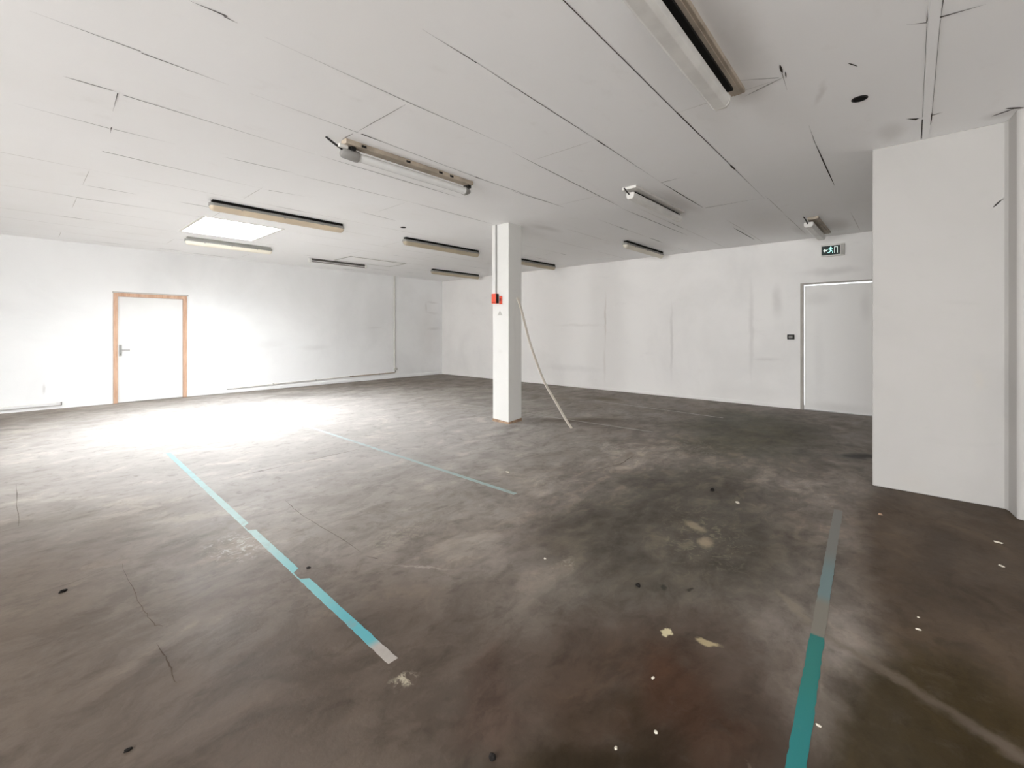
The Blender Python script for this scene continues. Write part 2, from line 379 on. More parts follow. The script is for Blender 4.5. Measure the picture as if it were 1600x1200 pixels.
def slab(axis, us, vs, w0, w1, holes, bm=None):
    """wall / ceiling sheet with rectangular holes. axis = normal axis; cells (i,j) in holes left out"""
    bm = bm or bmesh.new()
    def pt(u, v, w): return {'X': (w, u, v), 'Y': (u, w, v), 'Z': (u, v, w)}[axis]
    V = {}
    def g(i, j, k):
        if (i, j, k) not in V: V[i, j, k] = bm.verts.new(pt(us[i], vs[j], (w0, w1)[k]))
        return V[i, j, k]
    nu, nv = len(us) - 1, len(vs) - 1
    solid = lambda i, j: 0 <= i < nu and 0 <= j < nv and (i, j) not in holes
    for i in range(nu):
        for j in range(nv):
            if not solid(i, j): continue
            for k in (0, 1): bm.faces.new([g(i, j, k), g(i + 1, j, k), g(i + 1, j + 1, k), g(i, j + 1, k)])
            if not solid(i - 1, j): bm.faces.new([g(i, j, 0), g(i, j + 1, 0), g(i, j + 1, 1), g(i, j, 1)])
            if not solid(i + 1, j): bm.faces.new([g(i + 1, j, 0), g(i + 1, j + 1, 0), g(i + 1, j + 1, 1), g(i + 1, j, 1)])
            if not solid(i, j - 1): bm.faces.new([g(i, j, 0), g(i + 1, j, 0), g(i + 1, j, 1), g(i, j, 1)])
            if not solid(i, j + 1): bm.faces.new([g(i, j + 1, 0), g(i + 1, j + 1, 0), g(i + 1, j + 1, 1), g(i, j + 1, 1)])
    return bm

def strip(bm, pts, widths, z, mi, thick=0.0008, jit=0.0):
    """a thin tapered line lying on z (a joint or crack)"""
    n = len(pts); L, R = [], []
    for i, (x, y) in enumerate(pts):
        a = pts[max(i - 1, 0)]; b = pts[min(i + 1, n - 1)]
        dx, dy = b[0] - a[0], b[1] - a[1]; l = math.hypot(dx, dy) or 1
        nx, ny = -dy / l, dx / l; w = widths[i] / 2
        jx = random.uniform(-jit, jit); jy = random.uniform(-jit, jit)
        L.append(bm.verts.new((x + nx * w + jx, y + ny * w + jy, z))); R.append(bm.verts.new((x - nx * w + jx, y - ny * w + jy, z)))
    for i in range(n - 1):
        bm.faces.new((L[i], L[i + 1], R[i + 1], R[i])).material_index = mi
def seam(bm, a, b, w, z, mi, n=6, taper='both', jit=0.0):
    pts, ws = [], []
    for i in range(n + 1):
        t = i / n
        pts.append((a[0] + (b[0] - a[0]) * t, a[1] + (b[1] - a[1]) * t))
        f = {'both': min(1, 4 * t, 4 * (1 - t)), 'in': t, 'out': 1 - t, 'none': 1}[taper]
        ws.append(max(0.0006, w * f))
    strip(bm, pts, ws, z, mi, jit=jit)

# ------------------------------------------------------------------ room shell
# floor with cracks
bm = B(XL - 0.3, XW + 0.6, YB - 0.3, YW + 0.4, -0.2, 0.0)
def crack(pts, w, jit=0.006, n=7):
    out = []
    for (a, b) in zip(pts, pts[1:]):
        for i in range(n): out.append((a[0] + (b[0] - a[0]) * i / n, a[1] + (b[1] - a[1]) * i / n))
    out.append(pts[-1]); m = len(out)
    ws = [max(0.0008, w * min(1, 5 * i / m, 5 * (m - i) / m) * random.uniform(0.5, 1.2)) for i in range(m)]
    strip(bm, [(x + random.uniform(-jit, jit), y + random.uniform(-jit, jit)) for x, y in out], ws, 0.0015, 1)
crack([(0.412, 3.42), (0.414, 2.80), (0.425, 2.60), (0.45, 2.55)], 0.0030)
crack([(0.411, 2.43), (0.418, 2.25), (0.411, 2.10)], 0.0040, 0.003)
crack([(1.298, 4.672), (2.0, 4.69), (2.627, 4.72)], 0.0075)
crack([(1.44, 3.72), (1.41, 3.46), (1.415, 2.50)], 0.0030)
crack([(0.40, 3.42), (0.2, 3.36), (0.0, 3.35)], 0.0020)
crack([(1.41, 2.43), (1.44, 2.36)], 0.0050, 0.003)
crack([(3.6, 2.35), (4.1, 2.2), (4.5, 2.25)], 0.0060)
crack([(5.15, 3.50), (5.6, 3.2)], 0.0050)
crack([(0.0, 5.9), (0.02, 4.6)], 0.0030)
crack([(-0.1, 4.55), (0.06, 4.57)], 0.0030)
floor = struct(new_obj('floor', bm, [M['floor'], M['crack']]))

# ceiling: boards with open joints, skylight opening
SX0, SX1, SY0, SY1 = 1.75, 2.77, 7.29, 8.61
bm = slab('Z', [XL - 0.2, SX0, SX1, XW + 0.2], [YB - 0.2, SY0, SY1, YW + 0.2], H, H + 0.42, {(1, 1)})
ZS = H - 0.0012
rows = [0.60, 1.28, 1.965, 2.625, 3.32, 3.985, 4.655, 5.34, 6.02, 6.70, 7.37, 8.05, 8.74, 9.42, 10.1, 10.75]
crossx = [0.49, 1.83, 3.22, 4.57, 5.94, 7.32, 8.63]
rnd = random.Random(3)
for i, y in enumerate(rows):
    x = XL + 0.4
    while x < 8.9:
        l = rnd.uniform(0.7, 1.9)
        if y < 5.5 and -0.4 < x + l and x < 5.0: x += l; continue    # these stretches are listed below
        if rnd.random() < (0.72 if y > 1 else 0.15):
            seam(bm, (x, y + rnd.uniform(-.006, .006)), (min(x + l, 9.0), y + rnd.uniform(-.006, .006)), rnd.uniform(0.004, 0.007), ZS, 2)
        if rnd.random() < 0.34 and y > 1.9:
            x0 = x + rnd.uniform(0, l)
            seam(bm, (x0, y), (min(x0 + rnd.uniform(0.15, 0.6), 8.9), y), rnd.uniform(0.006, 0.012), ZS - 0.0004, 1)
        x += l
# joints read from the photo, dark and open
for a, b, w, tp in [((0.05, 3.262), (0.477, 3.265), .006, 'in'), ((0.482, 3.28), (0.92, 3.283), .007, 'out'),
    ((0.20, 3.942), (0.45, 3.934), .008, 'both'), ((0.486, 3.955), (1.80, 3.991), .0065, 'out'), ((1.85, 3.991), (3.548, 4.001), .007, 'both'),
    ((-0.01, 4.66), (0.49, 4.684), .006, 'in'), ((0.497, 4.677), (0.91, 4.66), .006, 'out'),
    ((0.515, 5.325), (1.91, 5.395), .009, 'out'), ((1.91, 5.395), (2.30, 5.32), .008, 'out'), ((0.27, 7.33), (0.54, 7.385), .008, 'in'), ((0.544, 7.39), (1.6, 7.30), .008, 'out'),
    ((0.558, 2.589), (0.716, 2.576), .010, 'in'), ((0.705, 2.588), (0.77, 2.593), .008, 'out'), ((0.9, 2.602), (1.809, 2.604), .004, 'in'), ((1.809, 2.604), (2.87, 2.575), .005, 'out'),
    ((1.05, 3.293), (1.837, 3.30), .004, 'in'), ((1.866, 3.302), (2.15, 3.31), .016, 'out'), ((2.1, 3.31), (3.188, 3.345), .004, 'none'), ((3.16, 3.345), (3.24, 3.345), .016, 'both'), ((3.24, 3.347), (4.75, 3.32), .006, 'out'),
    ((1.433, 1.919), (1.829, 1.92), .006, 'in'), ((1.829, 1.92), (3.257, 1.949), .0055, 'both'), ((3.257, 1.949), (4.614, 1.993), .006, 'out'), ((3.2, 1.948), (3.42, 1.955), .011, 'both'), ((4.614, 1.993), (5.94, 1.994), .011, 'both'),
    ((1.75, 1.245), (3.208, 1.271), .0055, 'none'), ((3.208, 1.271), (6.0, 1.308), .009, 'out'), ((4.55, 1.29), (4.75, 1.292), .018, 'both'),
    ((2.942, 2.638), (5.222, 2.77), .007, 'both'), ((5.222, 2.79), (7.465, 2.764), .008, 'both'), ((3.758, 3.369), (4.677, 3.314), .008, 'both'),
    ((3.048, 0.585), (3.16, 0.592), .012, 'both'), ((3.16, 0.595), (3.40, 0.61), .003, 'out'), ((3.15, 0.575), (3.23, 0.585), .006, 'both'), ((4.10, 0.59), (4.5, 0.606), .004, 'in'), ((4.45, 0.605), (5.981, 0.625), .010, 'both'),
    ((7.327, 2.033), (8.612, 2.027), .014, 'both'), ((3.038, 5.459), (3.671, 5.521), .007, 'both'), ((1.273, 4.673), (1.874, 4.618), .006, 'both'), ((1.889, 4.655), (3.233, 4.588), .005, 'both'), ((3.233, 4.588), (4.731, 4.624), .007, 'both'),
    ((1.829, 2.64), (1.822, 3.29), .004, 'both'), ((1.815, 3.34), (1.81, 3.52), .006, 'both'), ((5.94, 1.98), (5.945, 1.305), .009, 'out'), ((0.458, 3.945), (0.472, 4.30), .005, 'out'), ((0.502, 4.64), (0.51, 4.80), .006, 'out'),
    ((3.009, 0.90), (3.20, 0.62), .004, 'in'), ((4.614, 1.99), (4.60, 1.78), .010, 'out'), ((3.30, 0.84), (3.215, 0.60), .005, 'both'),
    ((2.85, -0.115), (3.16, -0.112), .006, 'out'), ((3.13, -0.105), (3.155, -0.27), .011, 'out'), ((3.14, -0.06), (3.09, 0.02), .006, 'out'), ((2.98, -0.058), (3.13, -0.060), .005, 'in'),
    ((4.51, -0.115), (4.50, -0.17), .013, 'out'), ((4.46, 0.03), (4.52, -0.035), .028, 'in'), ((4.44, -0.112), (4.72, -0.108), .008, 'both'), ((4.55, -0.062), (5.0, -0.062), .006, 'none'),
    ((3.3, 0.28), (3.38, 0.24), .008, 'both'), ((4.72, -0.50), (4.80, -0.60), .02, 'both'), ((4.83, -0.44), (4.77, -0.55), .016, 'both'), ((3.16, -0.110), (4.5, -0.112), .0016, 'none'), ((3.14, -0.060), (4.5, -0.062), .0014, 'none'),
    ((6.0, 10.2), (6.6, 10.2), .012, 'both'), ((5.5, 10.75), (5.9, 10.75), .02, 'both'), ((2.2, 10.9), (3.2, 10.9), .015, 'both'), ((8.5, 9.8), (9.0, 8.9), .012, 'both')]:
    seam(bm, a, b, w, ZS - 0.0006, 1, taper=tp, jit=0.0006)
for i, y in enumerate(rows[:-1]):
    for j, x in enumerate(crossx):
        if (i + j) % 2 == 0 and rnd.random() < 0.45: seam(bm, (x, y), (x, rows[i + 1]), 0.004, ZS, 2)
# joint line along the right wall and far wall
seam(bm, (XW - 0.012, 0.3), (XW - 0.012, YW), 0.012, ZS, 2, taper='none')
ceiling = struct(new_obj('ceiling', bm, [M['ceiling'], M['joint'], M['joint_faint']]))
tr = struct(new_obj('trim_1', B(1.9, 5.02, -0.108, -0.066, H - 0.006, H), M['ceiling'], bevel=0.002))
tr['label'] = 'white cover strip over the ceiling joint running to the partition'

# walls
DX0, DX1, DZ = 1.225, 2.36, 2.075      # left door opening
bm = slab('Y', [XL - 0.2, DX0, DX1, XW + 0.2], [-0.2, 0.0, DZ, H + 0.1], YW, YW + 0.22, {(1, 1)})
wall_back = struct(new_obj('wall_back', bm, M['wall_far']))
RY0, RY1, RZ = 0.40, 1.43, 2.18        # right door opening
bm = slab('X', [YB - 0.2, RY0, RY1, YW + 0.2], [-0.2, 0.0, RZ, H + 0.1], XW, XW + 0.2, {(1, 1)})
wall_right = struct(new_obj('wall_right', bm, M['wall_right']))
# the side towards the camera: unseen windows, added for fill light
ADDED_WIN = [(-2.6, 0.2), (1.2, 4.0), (5.0, 7.8)]
bm = slab('X', [YB - 0.2, ADDED_WIN[0][0], ADDED_WIN[0][1], ADDED_WIN[1][0], ADDED_WIN[1][1], ADDED_WIN[2][0], ADDED_WIN[2][1], YW + 0.2], [-0.2, 0.85, 2.35, H + 0.1], XL - 0.2, XL, {(1, 1), (3, 1), (5, 1)})
wall_left = struct(new_obj('wall_left', bm, M['wall_plain']))
wall_front = struct(new_obj('wall_front', B(XL - 0.2, XW + 0.2, YB - 0.2, YB, -0.2, H + 0.05), M['wall_plain']))
for i, (a, b) in enumerate(ADDED_WIN):
    m_ = (a + b) / 2
    bm = slab('X', [a, a + .06, m_ - .03, m_ + .03, b - .06, b], [0.85, 0.91, 2.29, 2.35], XL - 0.14, XL - 0.07, {(1, 1), (3, 1)})
    w = struct(new_obj('window_%d' % (i + 1), bm, M['white_plastic']))  # added window, unseen, for fill light
    new_obj('pane', B(XL - 0.108, XL - 0.102, a + .05, b - .05, 0.90, 2.30), M['glass'], w)

# partition block with the pier step at its near end
pts = [(5.02, 0.255), (XW, 0.255), (XW, YB), (4.80, YB), (4.80, -0.585), (4.815, -0.565), (4.985, -0.545), (5.02, -0.525)]
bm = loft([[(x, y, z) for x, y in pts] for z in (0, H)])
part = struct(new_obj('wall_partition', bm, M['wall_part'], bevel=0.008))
bm = bmesh.new()
for a, b, w in [((-0.47, 2.31), (-0.505, 2.35), .012), ((-0.505, 2.35), (-0.535, 2.365), .006)]:
    d = Vector((0, b[0] - a[0], b[1] - a[1])).normalized(); nn = Vector((0, -d[2], d[1])) * w / 2
    A_, B_ = Vector((5.017, *a)), Vector((5.017, *b))
    bm.faces.new([bm.verts.new(p) for p in (A_ + nn, A_ - nn * .3, B_ - nn * .3, B_ + nn)])
bmesh.ops.solidify(bm, geom=bm.faces[:], thickness=0.002)
sc_ = new_obj('scratch', bm, M['sticker'], part)

# skylight: kerb lining + translucent sheet lit by the day
sk = thing('skylight', 'glowing white rectangular skylight sheet between two ceiling lamps', 'skylight', ((SX0 + SX1) / 2, (SY0 + SY1) / 2, H))
hx, hy = (SX1 - SX0) / 2, (SY1 - SY0) / 2
bm = slab('Z', [-hx - .03, -hx + .012, hx - .012, hx + .03], [-hy - .03, -hy + .012, hy - .012, hy + .03], -0.006, 0.0, {(1, 1)})
new_obj('frame', bm, M['white_enamel'], sk)
new_obj('sheet', B(-hx + .002, hx - .002, -hy + .002, hy - .002, 0.36, 0.38), M['skylight'], sk)

# ------------------------------------------------------------------ doors
d1 = bpy.data.objects.new('door_1', None); COL.objects.link(d1); d1.location = ((DX0 + DX1) / 2, YW, 0); struct(d1)
d1['label'] = 'white flush door with bare wooden frame in the far wall'
hw = (DX1 - DX0) / 2
fw = 0.062
bm = slab('Y', [-hw, -hw + fw, hw - fw, hw], [0, DZ - fw, DZ], -0.03, 0.10, {(1, 0)})
new_obj('door_frame', bm, M['wood'], d1, bevel=0.004)
lf = new_obj('door_leaf', B(-hw + fw + .003, hw - fw - .003, 0.005, 0.045, 0.008, DZ - fw - .004), M['door'], d1, bevel=0.002)
bm = B(-hw + fw + 0.02, -hw + fw + 0.062, -0.006, 0.006, 0.885, 1.10)
hd = new_obj('door_handle', bm, M['steel'], d1, bevel=0.003)
hx0 = -hw + fw + 0.041
new_obj('lever', tube([(hx0, -0.006, 1.0), (hx0, -0.045, 1.0), (hx0 + .012, -0.055, 1.0), (hx0 + .13, -0.055, 0.998)], 0.010), M['steel'], hd, smooth=True)
new_obj('key_cylinder', tube([(hx0, -0.004, 0.925), (hx0, -0.014, 0.925)], 0.011), M['grey_plastic'], hd)
new_obj('architrave', B(-hw - 0.012, hw + 0.03, -0.010, 0.0, DZ, DZ + 0.028), M['sticker'], d1)

d2 = bpy.data.objects.new('door_2', None); COL.objects.link(d2); d2.location = (XW, (RY0 + RY1) / 2, 0); struct(d2)
d2['label'] = 'tall plain grey-white door with daylight showing round its edges'
hw2 = (RY1 - RY0) / 2
bm = slab('X', [-hw2, -hw2 + .03, hw2 - .04, hw2], [0, RZ - .022, RZ], -0.02, 0.12, {(1, 0)})
new_obj('door_frame', bm, M['frame_grey'], d2, bevel=0.003)
bm = B(0.03, 0.075, -hw2 + 0.052, hw2 - 0.058, 0.012, RZ - 0.045)
new_obj('door_leaf', bm, M['door_grey'], d2, bevel=0.003)
for z in (0.25, 1.02, 1.86):
    new_obj('hinge', tube([(0.022, -hw2 + 0.045, z - .06), (0.022, -hw2 + 0.045, z + .06)], 0.012), M['sticker'], d2, smooth=True)
new_obj('threshold', B(0.0, 0.19, -hw2, hw2, 0.0, 0.004), M['grey_plastic'], d2)

# ------------------------------------------------------------------ column and what hangs on it
CX0, CX1, CY0, CY1 = 4.81, 5.10, 4.38, 4.70
co = thing('column', 'white square concrete column in the middle of the room', 'column', ((CX0 + CX1) / 2, (CY0 + CY1) / 2, 0))
a_, b_ = (CX1 - CX0) / 2, (CY1 - CY0) / 2
new_obj('shaft', B(-a_, a_, -b_, b_, 0.02, H), M['column'], co, bevel=0.006)
bm = loft([[(-a_ - .004, -b_ - .004, 0), (a_ + .004, -b_ - .004, 0), (a_ + .004, b_ + .004, 0), (-a_ - .004, b_ + .004, 0)],
           [(-a_ - .003, -b_ - .003, 0.026), (a_ + .003, -b_ - .003, 0.05), (a_ + .003, b_ + .003, 0.03), (-a_ - .003, b_ + .003, 0.045)]])
ft = new_obj('base_band', bm, M['plinth'], co); ft['label'] = 'chipped brown band at the foot'

al = thing('fire_alarm_sounder', 'larger red box on the column below the cable cover', 'alarm', (CX0, 4.622, 1.765))
new_obj('housing', B(-0.064, -0.001, -0.046, 0.046, 0, 0.148), M['red'], al, bevel=0.004)
new_obj('side_sheet', B(-0.061, -0.001, -0.0475, -0.044, 0.003, 0.145), M['dark_plastic'], al)  # black sheet over the housing's right side
for y in (-0.030, -0.012, 0.006, 0.024): new_obj('sound_slot', B(-0.067, -0.062, y, y + .011, 0.012, 0.022), M['darkred'], al)
new_obj('lid_seam', B(-0.0655, -0.060, -0.046, 0.046, 0.128, 0.133), M['darkred'], al)
cp = thing('call_point', 'small red manual call point beside the larger red alarm box', 'alarm', (CX0, 4.530, 1.755))
new_obj('housing', B(-0.018, -0.001, -0.027, 0.024, 0, 0.118), M['red'], cp, bevel=0.004)
new_obj('press_plate', B(-0.021, -0.016, -0.020, 0.017, 0.045, 0.085), M['darkred'], cp)
tri = bmesh.new()
ty, tz, s_ = 4.553, 1.590, 0.052
v0 = [(CX0 - 0.003, ty - s_, tz), (CX0 - 0.003, ty + s_, tz), (CX0 - 0.003, ty, tz + 0.07)]
v1 = [(CX0 - 0.0005, y, z) for _, y, z in v0]
loft([v0, v1], bm=tri)
t_ = thing('warning_sticker', 'small grey triangle sticker on the column under the red call point', 'sticker', (CX0, ty, tz))
for v in tri.verts: v.co -= Vector((CX0, ty, tz))
new_obj('backing', tri, M['sticker'], t_)
bm = bmesh.new(); box(bm, -0.0042, -0.0028, -0.004, 0.004, 0.024, 0.048); box(bm, -0.0042, -0.0028, -0.004, 0.004, 0.012, 0.018)
new_obj('exclamation_mark', bm, M['grey_plastic'], t_)
cc = thing('cable_cover', 'narrow white cable trunking running down the column to the alarm', 'trunking', (CX0, 4.648, 1.915))
new_obj('channel', B(-0.020, -0.0005, -0.018, 0.05, 0, H - 1.915), M['column'], cc, bevel=0.003)
new_obj('cable', tube([(-0.012, -0.030, 0.0), (-0.012, -0.030, H - 1.915)], 0.007), M['grey_plastic'], cc, smooth=True)

# bent strip leaning on the column
PP = [(5.154, 3.511, 0.006), (5.136, 3.606, 0.132), (5.108, 3.752, 0.358), (5.077, 3.91, 0.597), (5.054, 4.026, 0.849), (5.028, 4.162, 1.2), (5.005, 4.284, 1.62), (4.995, 4.345, 1.80), (4.992, 4.366, 1.85)]
def smooth_path(P, n=8):
    P = [Vector(p) for p in P]; out = []
    for i in range(len(P) - 1):
        p0, p1, p2, p3 = P[max(i - 1, 0)], P[i], P[i + 1], P[min(i + 2, len(P) - 1)]
        for k in range(n):
            t = k / n
            out.append(0.5 * ((2 * p1) + (p2 - p0) * t + (2 * p0 - 5 * p1 + 4 * p2 - p3) * t * t + (3 * p1 - p0 - 3 * p2 + p3) * t ** 3))
    out.append(P[-1]); return out
path = smooth_path(PP)
rings = []
for i, p in enumerate(path):
    d = (path[min(i + 1, len(path) - 1)] - path[max(i - 1, 0)]).normalized()
    u = Vector((0.985, -0.17, 0)); v = d.cross(u).normalized()
    rings.append([p + u * a + v * b for a, b in [(-.019, -.007), (.019, -.007), (.019, .004), (.012, .009), (-.012, .009), (-.019, .004)]])
st = new_obj('trunking_strip', loft(rings), M['pole'], smooth=False)
tag(st, 'long bent pale plastic strip leaning against the column', 'strip')

# ------------------------------------------------------------------ ceiling lamps
def ovals(L, w, h, r, z, n=16, half=None):
    """rings along X of an ellipse section with rounded ends; half='low' keeps the lower half"""
    xs = [-L / 2 + r * (1 - cos(a)) for a in [0.12, 0.35, 0.7, 1.05, 1.35, pi / 2]]
    xs = xs + [-x for x in xs[::-1]]
    R = []
    for x in xs:
        t = max(0.0, (abs(x) - (L / 2 - r)) / r); s = math.sqrt(max(0.0, 1 - t * t))
        ring = []
        for k in range(n):
            if half == 'low': a = pi + pi * k / (n - 1)
            else: a = 2 * pi * k / n
            ring.append((x, w / 2 * (0.35 + 0.65 * s) * cos(a), z + h * (0.3 + 0.7 * s) * sin(a)))
        R.append(ring)
    return R

def sealed_lamp(x0, x1, y, label, dmat, gap_h=0.036):
    L = x1 - x0; cx = (x0 + x1) / 2
    t = thing('sealed_lamp', label, 'lamp', (cx, y, H), 'sealed fluorescent lamps on the ceiling')
    new_obj('gap_shade_strip', B(-L / 2 + .03, L / 2 - .03, -0.040, 0.035, -0.036, 0.0), M['gap_shade'] if gap_h > .03 else M['lamp_grey'], t)  # strip added to paint the shaded gap above the lamp
    bm = bmesh.new(); n = 10
    sec = lambda s: [(-.055 * s, -.072), (-.058 * s, -.066), (-.048 * s, -.040), (-.040 * s, -.034), (.040 * s, -.034), (.048 * s, -.040), (.058 * s, -.066), (.055 * s, -.072)]
    R = []
    for x, s in [(-L / 2, .45), (-L / 2 + .008, .72), (-L / 2 + .03, .95), (-L / 2 + .05, 1), (L / 2 - .05, 1), (L / 2 - .03, .95), (L / 2 - .008, .72), (L / 2, .45)]:
        R.append([(x, a, b) for a, b in sec(s)])
    new_obj('housing', loft(R), M['lamp_grey'], t, smooth=True)
    new_obj('diffuser', loft(ovals(L - .012, 0.108, 0.060, 0.05, -0.071, 14, 'low')), dmat, t, smooth=True)
    for k in (-0.30, 0.0, 0.30):
        for a, b in ((-.062, -.054), (.054, .062)):
            new_obj('clip', B(k * L - .012, k * L + .012, a, b, -.080, -.050), M['grey_plastic'], t)
    return t
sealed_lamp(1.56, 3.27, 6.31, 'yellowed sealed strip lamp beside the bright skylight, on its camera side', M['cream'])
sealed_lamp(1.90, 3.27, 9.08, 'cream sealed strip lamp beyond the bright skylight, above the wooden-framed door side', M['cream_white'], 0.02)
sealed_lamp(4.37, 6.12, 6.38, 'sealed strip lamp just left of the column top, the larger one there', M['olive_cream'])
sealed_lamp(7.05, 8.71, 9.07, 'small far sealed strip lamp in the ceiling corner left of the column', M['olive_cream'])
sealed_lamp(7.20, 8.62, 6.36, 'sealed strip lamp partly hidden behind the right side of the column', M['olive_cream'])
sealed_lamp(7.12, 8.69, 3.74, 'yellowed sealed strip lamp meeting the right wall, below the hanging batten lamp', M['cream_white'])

def bezier(p0, p1, p2, n=10):
    p0, p1, p2 = Vector(p0), Vector(p1), Vector(p2)
    return [p0 * (1 - t) ** 2 + p1 * 2 * t * (1 - t) + p2 * t * t for t in [i / n for i in range(n + 1)]]

def batten_lamp(x0, x1, y, label, drop=0.075, yoff=0.0, w=0.085, chan='white_enamel', cable=-1, cx0=None, cx1=None, chy=0.0, chw=0.13, shade_y=-0.032):
    """channel on the ceiling, a white batten hung under it on two brackets"""
    L = x1 - x0; cx = (x0 + x1) / 2
    cx0 = cx0 if cx0 is not None else x0; cx1 = cx1 if cx1 is not None else x1
    t = thing('batten_lamp', label, 'lamp', (cx, y, H), 'white batten lamps on the ceiling')
    ch = B(cx0 - cx, cx1 - cx, chy - chw / 2, chy + chw / 2, -0.030, 0.0)
    c = new_obj('mounting_channel', ch, M[chan], t, bevel=0.004)
    if chan != 'white_enamel': new_obj('channel_lip', B(cx0 - cx + .01, cx1 - cx - .01, chy - chw / 2 + .02, chy + chw / 2 - .02, -0.036, -0.029), M['beige_metal'], c)
    zt = -drop; zb = -drop - 0.072
    sec = [(-w / 2 * .8, zt), (-w / 2, zt - .012), (-w / 2 * .92, zb + .02), (-w / 2 * .55, zb), (w / 2 * .55, zb), (w / 2 * .92, zb + .02), (w / 2, zt - .012), (w / 2 * .8, zt)]
    new_obj('batten', loft([[(x, a + yoff, b) for a, b in sec] for x in (-L / 2 + .03, L / 2 - .03)]), M['white_plastic'], t, bevel=0.003)
    for s in (-1, 1):
        ec = loft([[(s * (L / 2 - .03), a * 1.06 + yoff, zt + (b - zt) * 1.05 + .003) for a, b in sec], [(s * L / 2, a * .96 + yoff, zt + (b - zt) * .97) for a, b in sec]])
        new_obj('end_cap', ec, M['white_enamel'], t, bevel=0.003)
        bx = s * L * 0.32
        new_obj('bracket', B(bx - .02, bx + .02, -0.03 + yoff, 0.03 + yoff, -drop - .002, -0.030), M['dark_plastic'], t)
    new_obj('gap_shade_plate', B(-L / 2 + .06, L / 2 - .06, shade_y + yoff, 0.032 + yoff, -drop - .001, -drop + .016), M['gap_shade'], t)  # dark plate painting in the shaded gap over the batten
    s = cable; e = s * L / 2
    cb = tube(bezier((e + s * .03, yoff + .055, 0), (e + s * .10, yoff + .02, -drop * .55), (e - s * .0, yoff + .01, -drop - .022)), 0.007, 8)
    new_obj('power_cable', cb, M['dark_plastic'], t, smooth=True)
    return t
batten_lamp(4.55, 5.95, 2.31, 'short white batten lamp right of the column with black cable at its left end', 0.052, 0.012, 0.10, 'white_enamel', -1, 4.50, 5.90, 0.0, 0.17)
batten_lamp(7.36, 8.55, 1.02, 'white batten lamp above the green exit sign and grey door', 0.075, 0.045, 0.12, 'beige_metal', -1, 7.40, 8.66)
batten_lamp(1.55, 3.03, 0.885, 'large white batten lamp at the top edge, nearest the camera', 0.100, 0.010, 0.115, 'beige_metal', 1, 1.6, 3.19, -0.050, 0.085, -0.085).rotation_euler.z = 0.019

# tube lamp with grey sleeves
t = thing('tube_lamp', 'opal tube lamp with grey end sleeves and beige channel, left of the column', 'lamp', (2.53, 3.52, H), 'tube lamps on the ceiling')
L = 1.46
c = new_obj('mounting_channel', B(-L / 2 + .02, L / 2 - .01, -0.055, 0.035, -0.040, 0.0), M['beige_metal'], t, bevel=0.004)
for x in (-.55, -.1, .28, .42): new_obj('knockout', B(x - .022, x + .022, -0.058, -0.052, -0.034, -0.014), M['dark_plastic'], c)
new_obj('opal_tube', tube([(-L / 2 + .14, 0.03, -0.095), (L / 2 - .05, 0.03, -0.095)], 0.036, 20), M['opal'], t, smooth=True)
new_obj('end_sleeve', tube([(-L / 2 + .02, 0.03, -0.092), (-L / 2 + .035, 0.03, -0.094), (-L / 2 + .15, 0.03, -0.095), (-L / 2 + .17, .03, -.095)], 0.045, 20, rad=[.030, .042, .047, .045]), M['grey_plastic'], t, smooth=True)
new_obj('end_sleeve', tube([(L / 2 - .07, .03, -.095), (L / 2 - .05, .03, -.095), (L / 2 - .01, 0.03, -0.090), (L / 2 + .01, .03, -.088)], 0.04, 20, rad=[.044, .044, .030, .022]), M['grey_plastic'], t, smooth=True)
new_obj('connector', B(-L / 2 - .02, -L / 2 + .06, -0.02, 0.03, -0.068, -0.040), M['white_enamel'], t, bevel=0.006)
for x in (-L / 2 + .10, L / 2 - .04):
    new_obj('bracket', B(x - .02, x + .02, -0.03, 0.045, -0.070, -0.030), M['dark_plastic'], t)
new_obj('power_cable', tube(bezier((-L / 2 - .10, .05, 0), (-L / 2 - .07, .0, -.05), (-L / 2 + .03, 0.02, -.075)), 0.009, 8), M['dark_plastic'], t, smooth=True)
# bare lamp in front of the pale panel
t = thing('tube_lamp', 'thin dark bare lamp with white ends beside the pale ceiling panel', 'lamp', (4.93, 9.72, H), 'tube lamps on the ceiling')
L = 1.32
new_obj('mounting_channel', B(-L / 2, L / 2, -0.025, 0.025, -0.040, 0.0), M['dark_grey'], t, bevel=0.003)
new_obj('bare_tube', tube([(-L / 2 + .03, -0.01, -0.068), (L / 2 - .03, -0.01, -0.068)], 0.014), M['grey_plastic'], t, smooth=True)
for s in (-1, 1):
    new_obj('lamp_holder', B(s * L / 2 - .025, s * L / 2 + .025, -0.035, 0.03, -0.090, -0.0), M['white_plastic'], t, bevel=0.006)

# pale replacement panel, two round holes
t = thing('ceiling_panel', 'pale rectangular loose panel in the ceiling near the far wall', 'panel', (5.43, 9.18, H))
bm = slab('Z', [-.70, -.675, .675, .70], [-.36, -.335, .335, .36], -0.010, 0.0, {(1, 1)})
new_obj('rim', bm, M['sticker'], t)
new_obj('sheet', B(-.675, .675, -.335, .335, -0.008, -0.001), M['panel_white'], t)
def hole(x, y, r, label):
    t = thing('round_vent', label, 'vent', (x, y, H), 'round black ceiling holes')
    n = 20; ring = lambda rr, z: [(rr * cos(2 * pi * k / n), rr * sin(2 * pi * k / n), z) for k in range(n)]
    new_obj('collar', loft([ring(r, 0), ring(r, -.004), ring(r * .82, -.005), ring(r * .82, -.001)], cap=False), M['dark_plastic'], t)
    new_obj('cavity_shade', loft([ring(r * .84, -.0012), ring(r * .84, -.0008)]), M['gap_shade'], t)  # flat disc, the hole's shaded inside painted black
hole(3.86, 0.264, 0.046, 'round black hole in the ceiling in front of the partition')
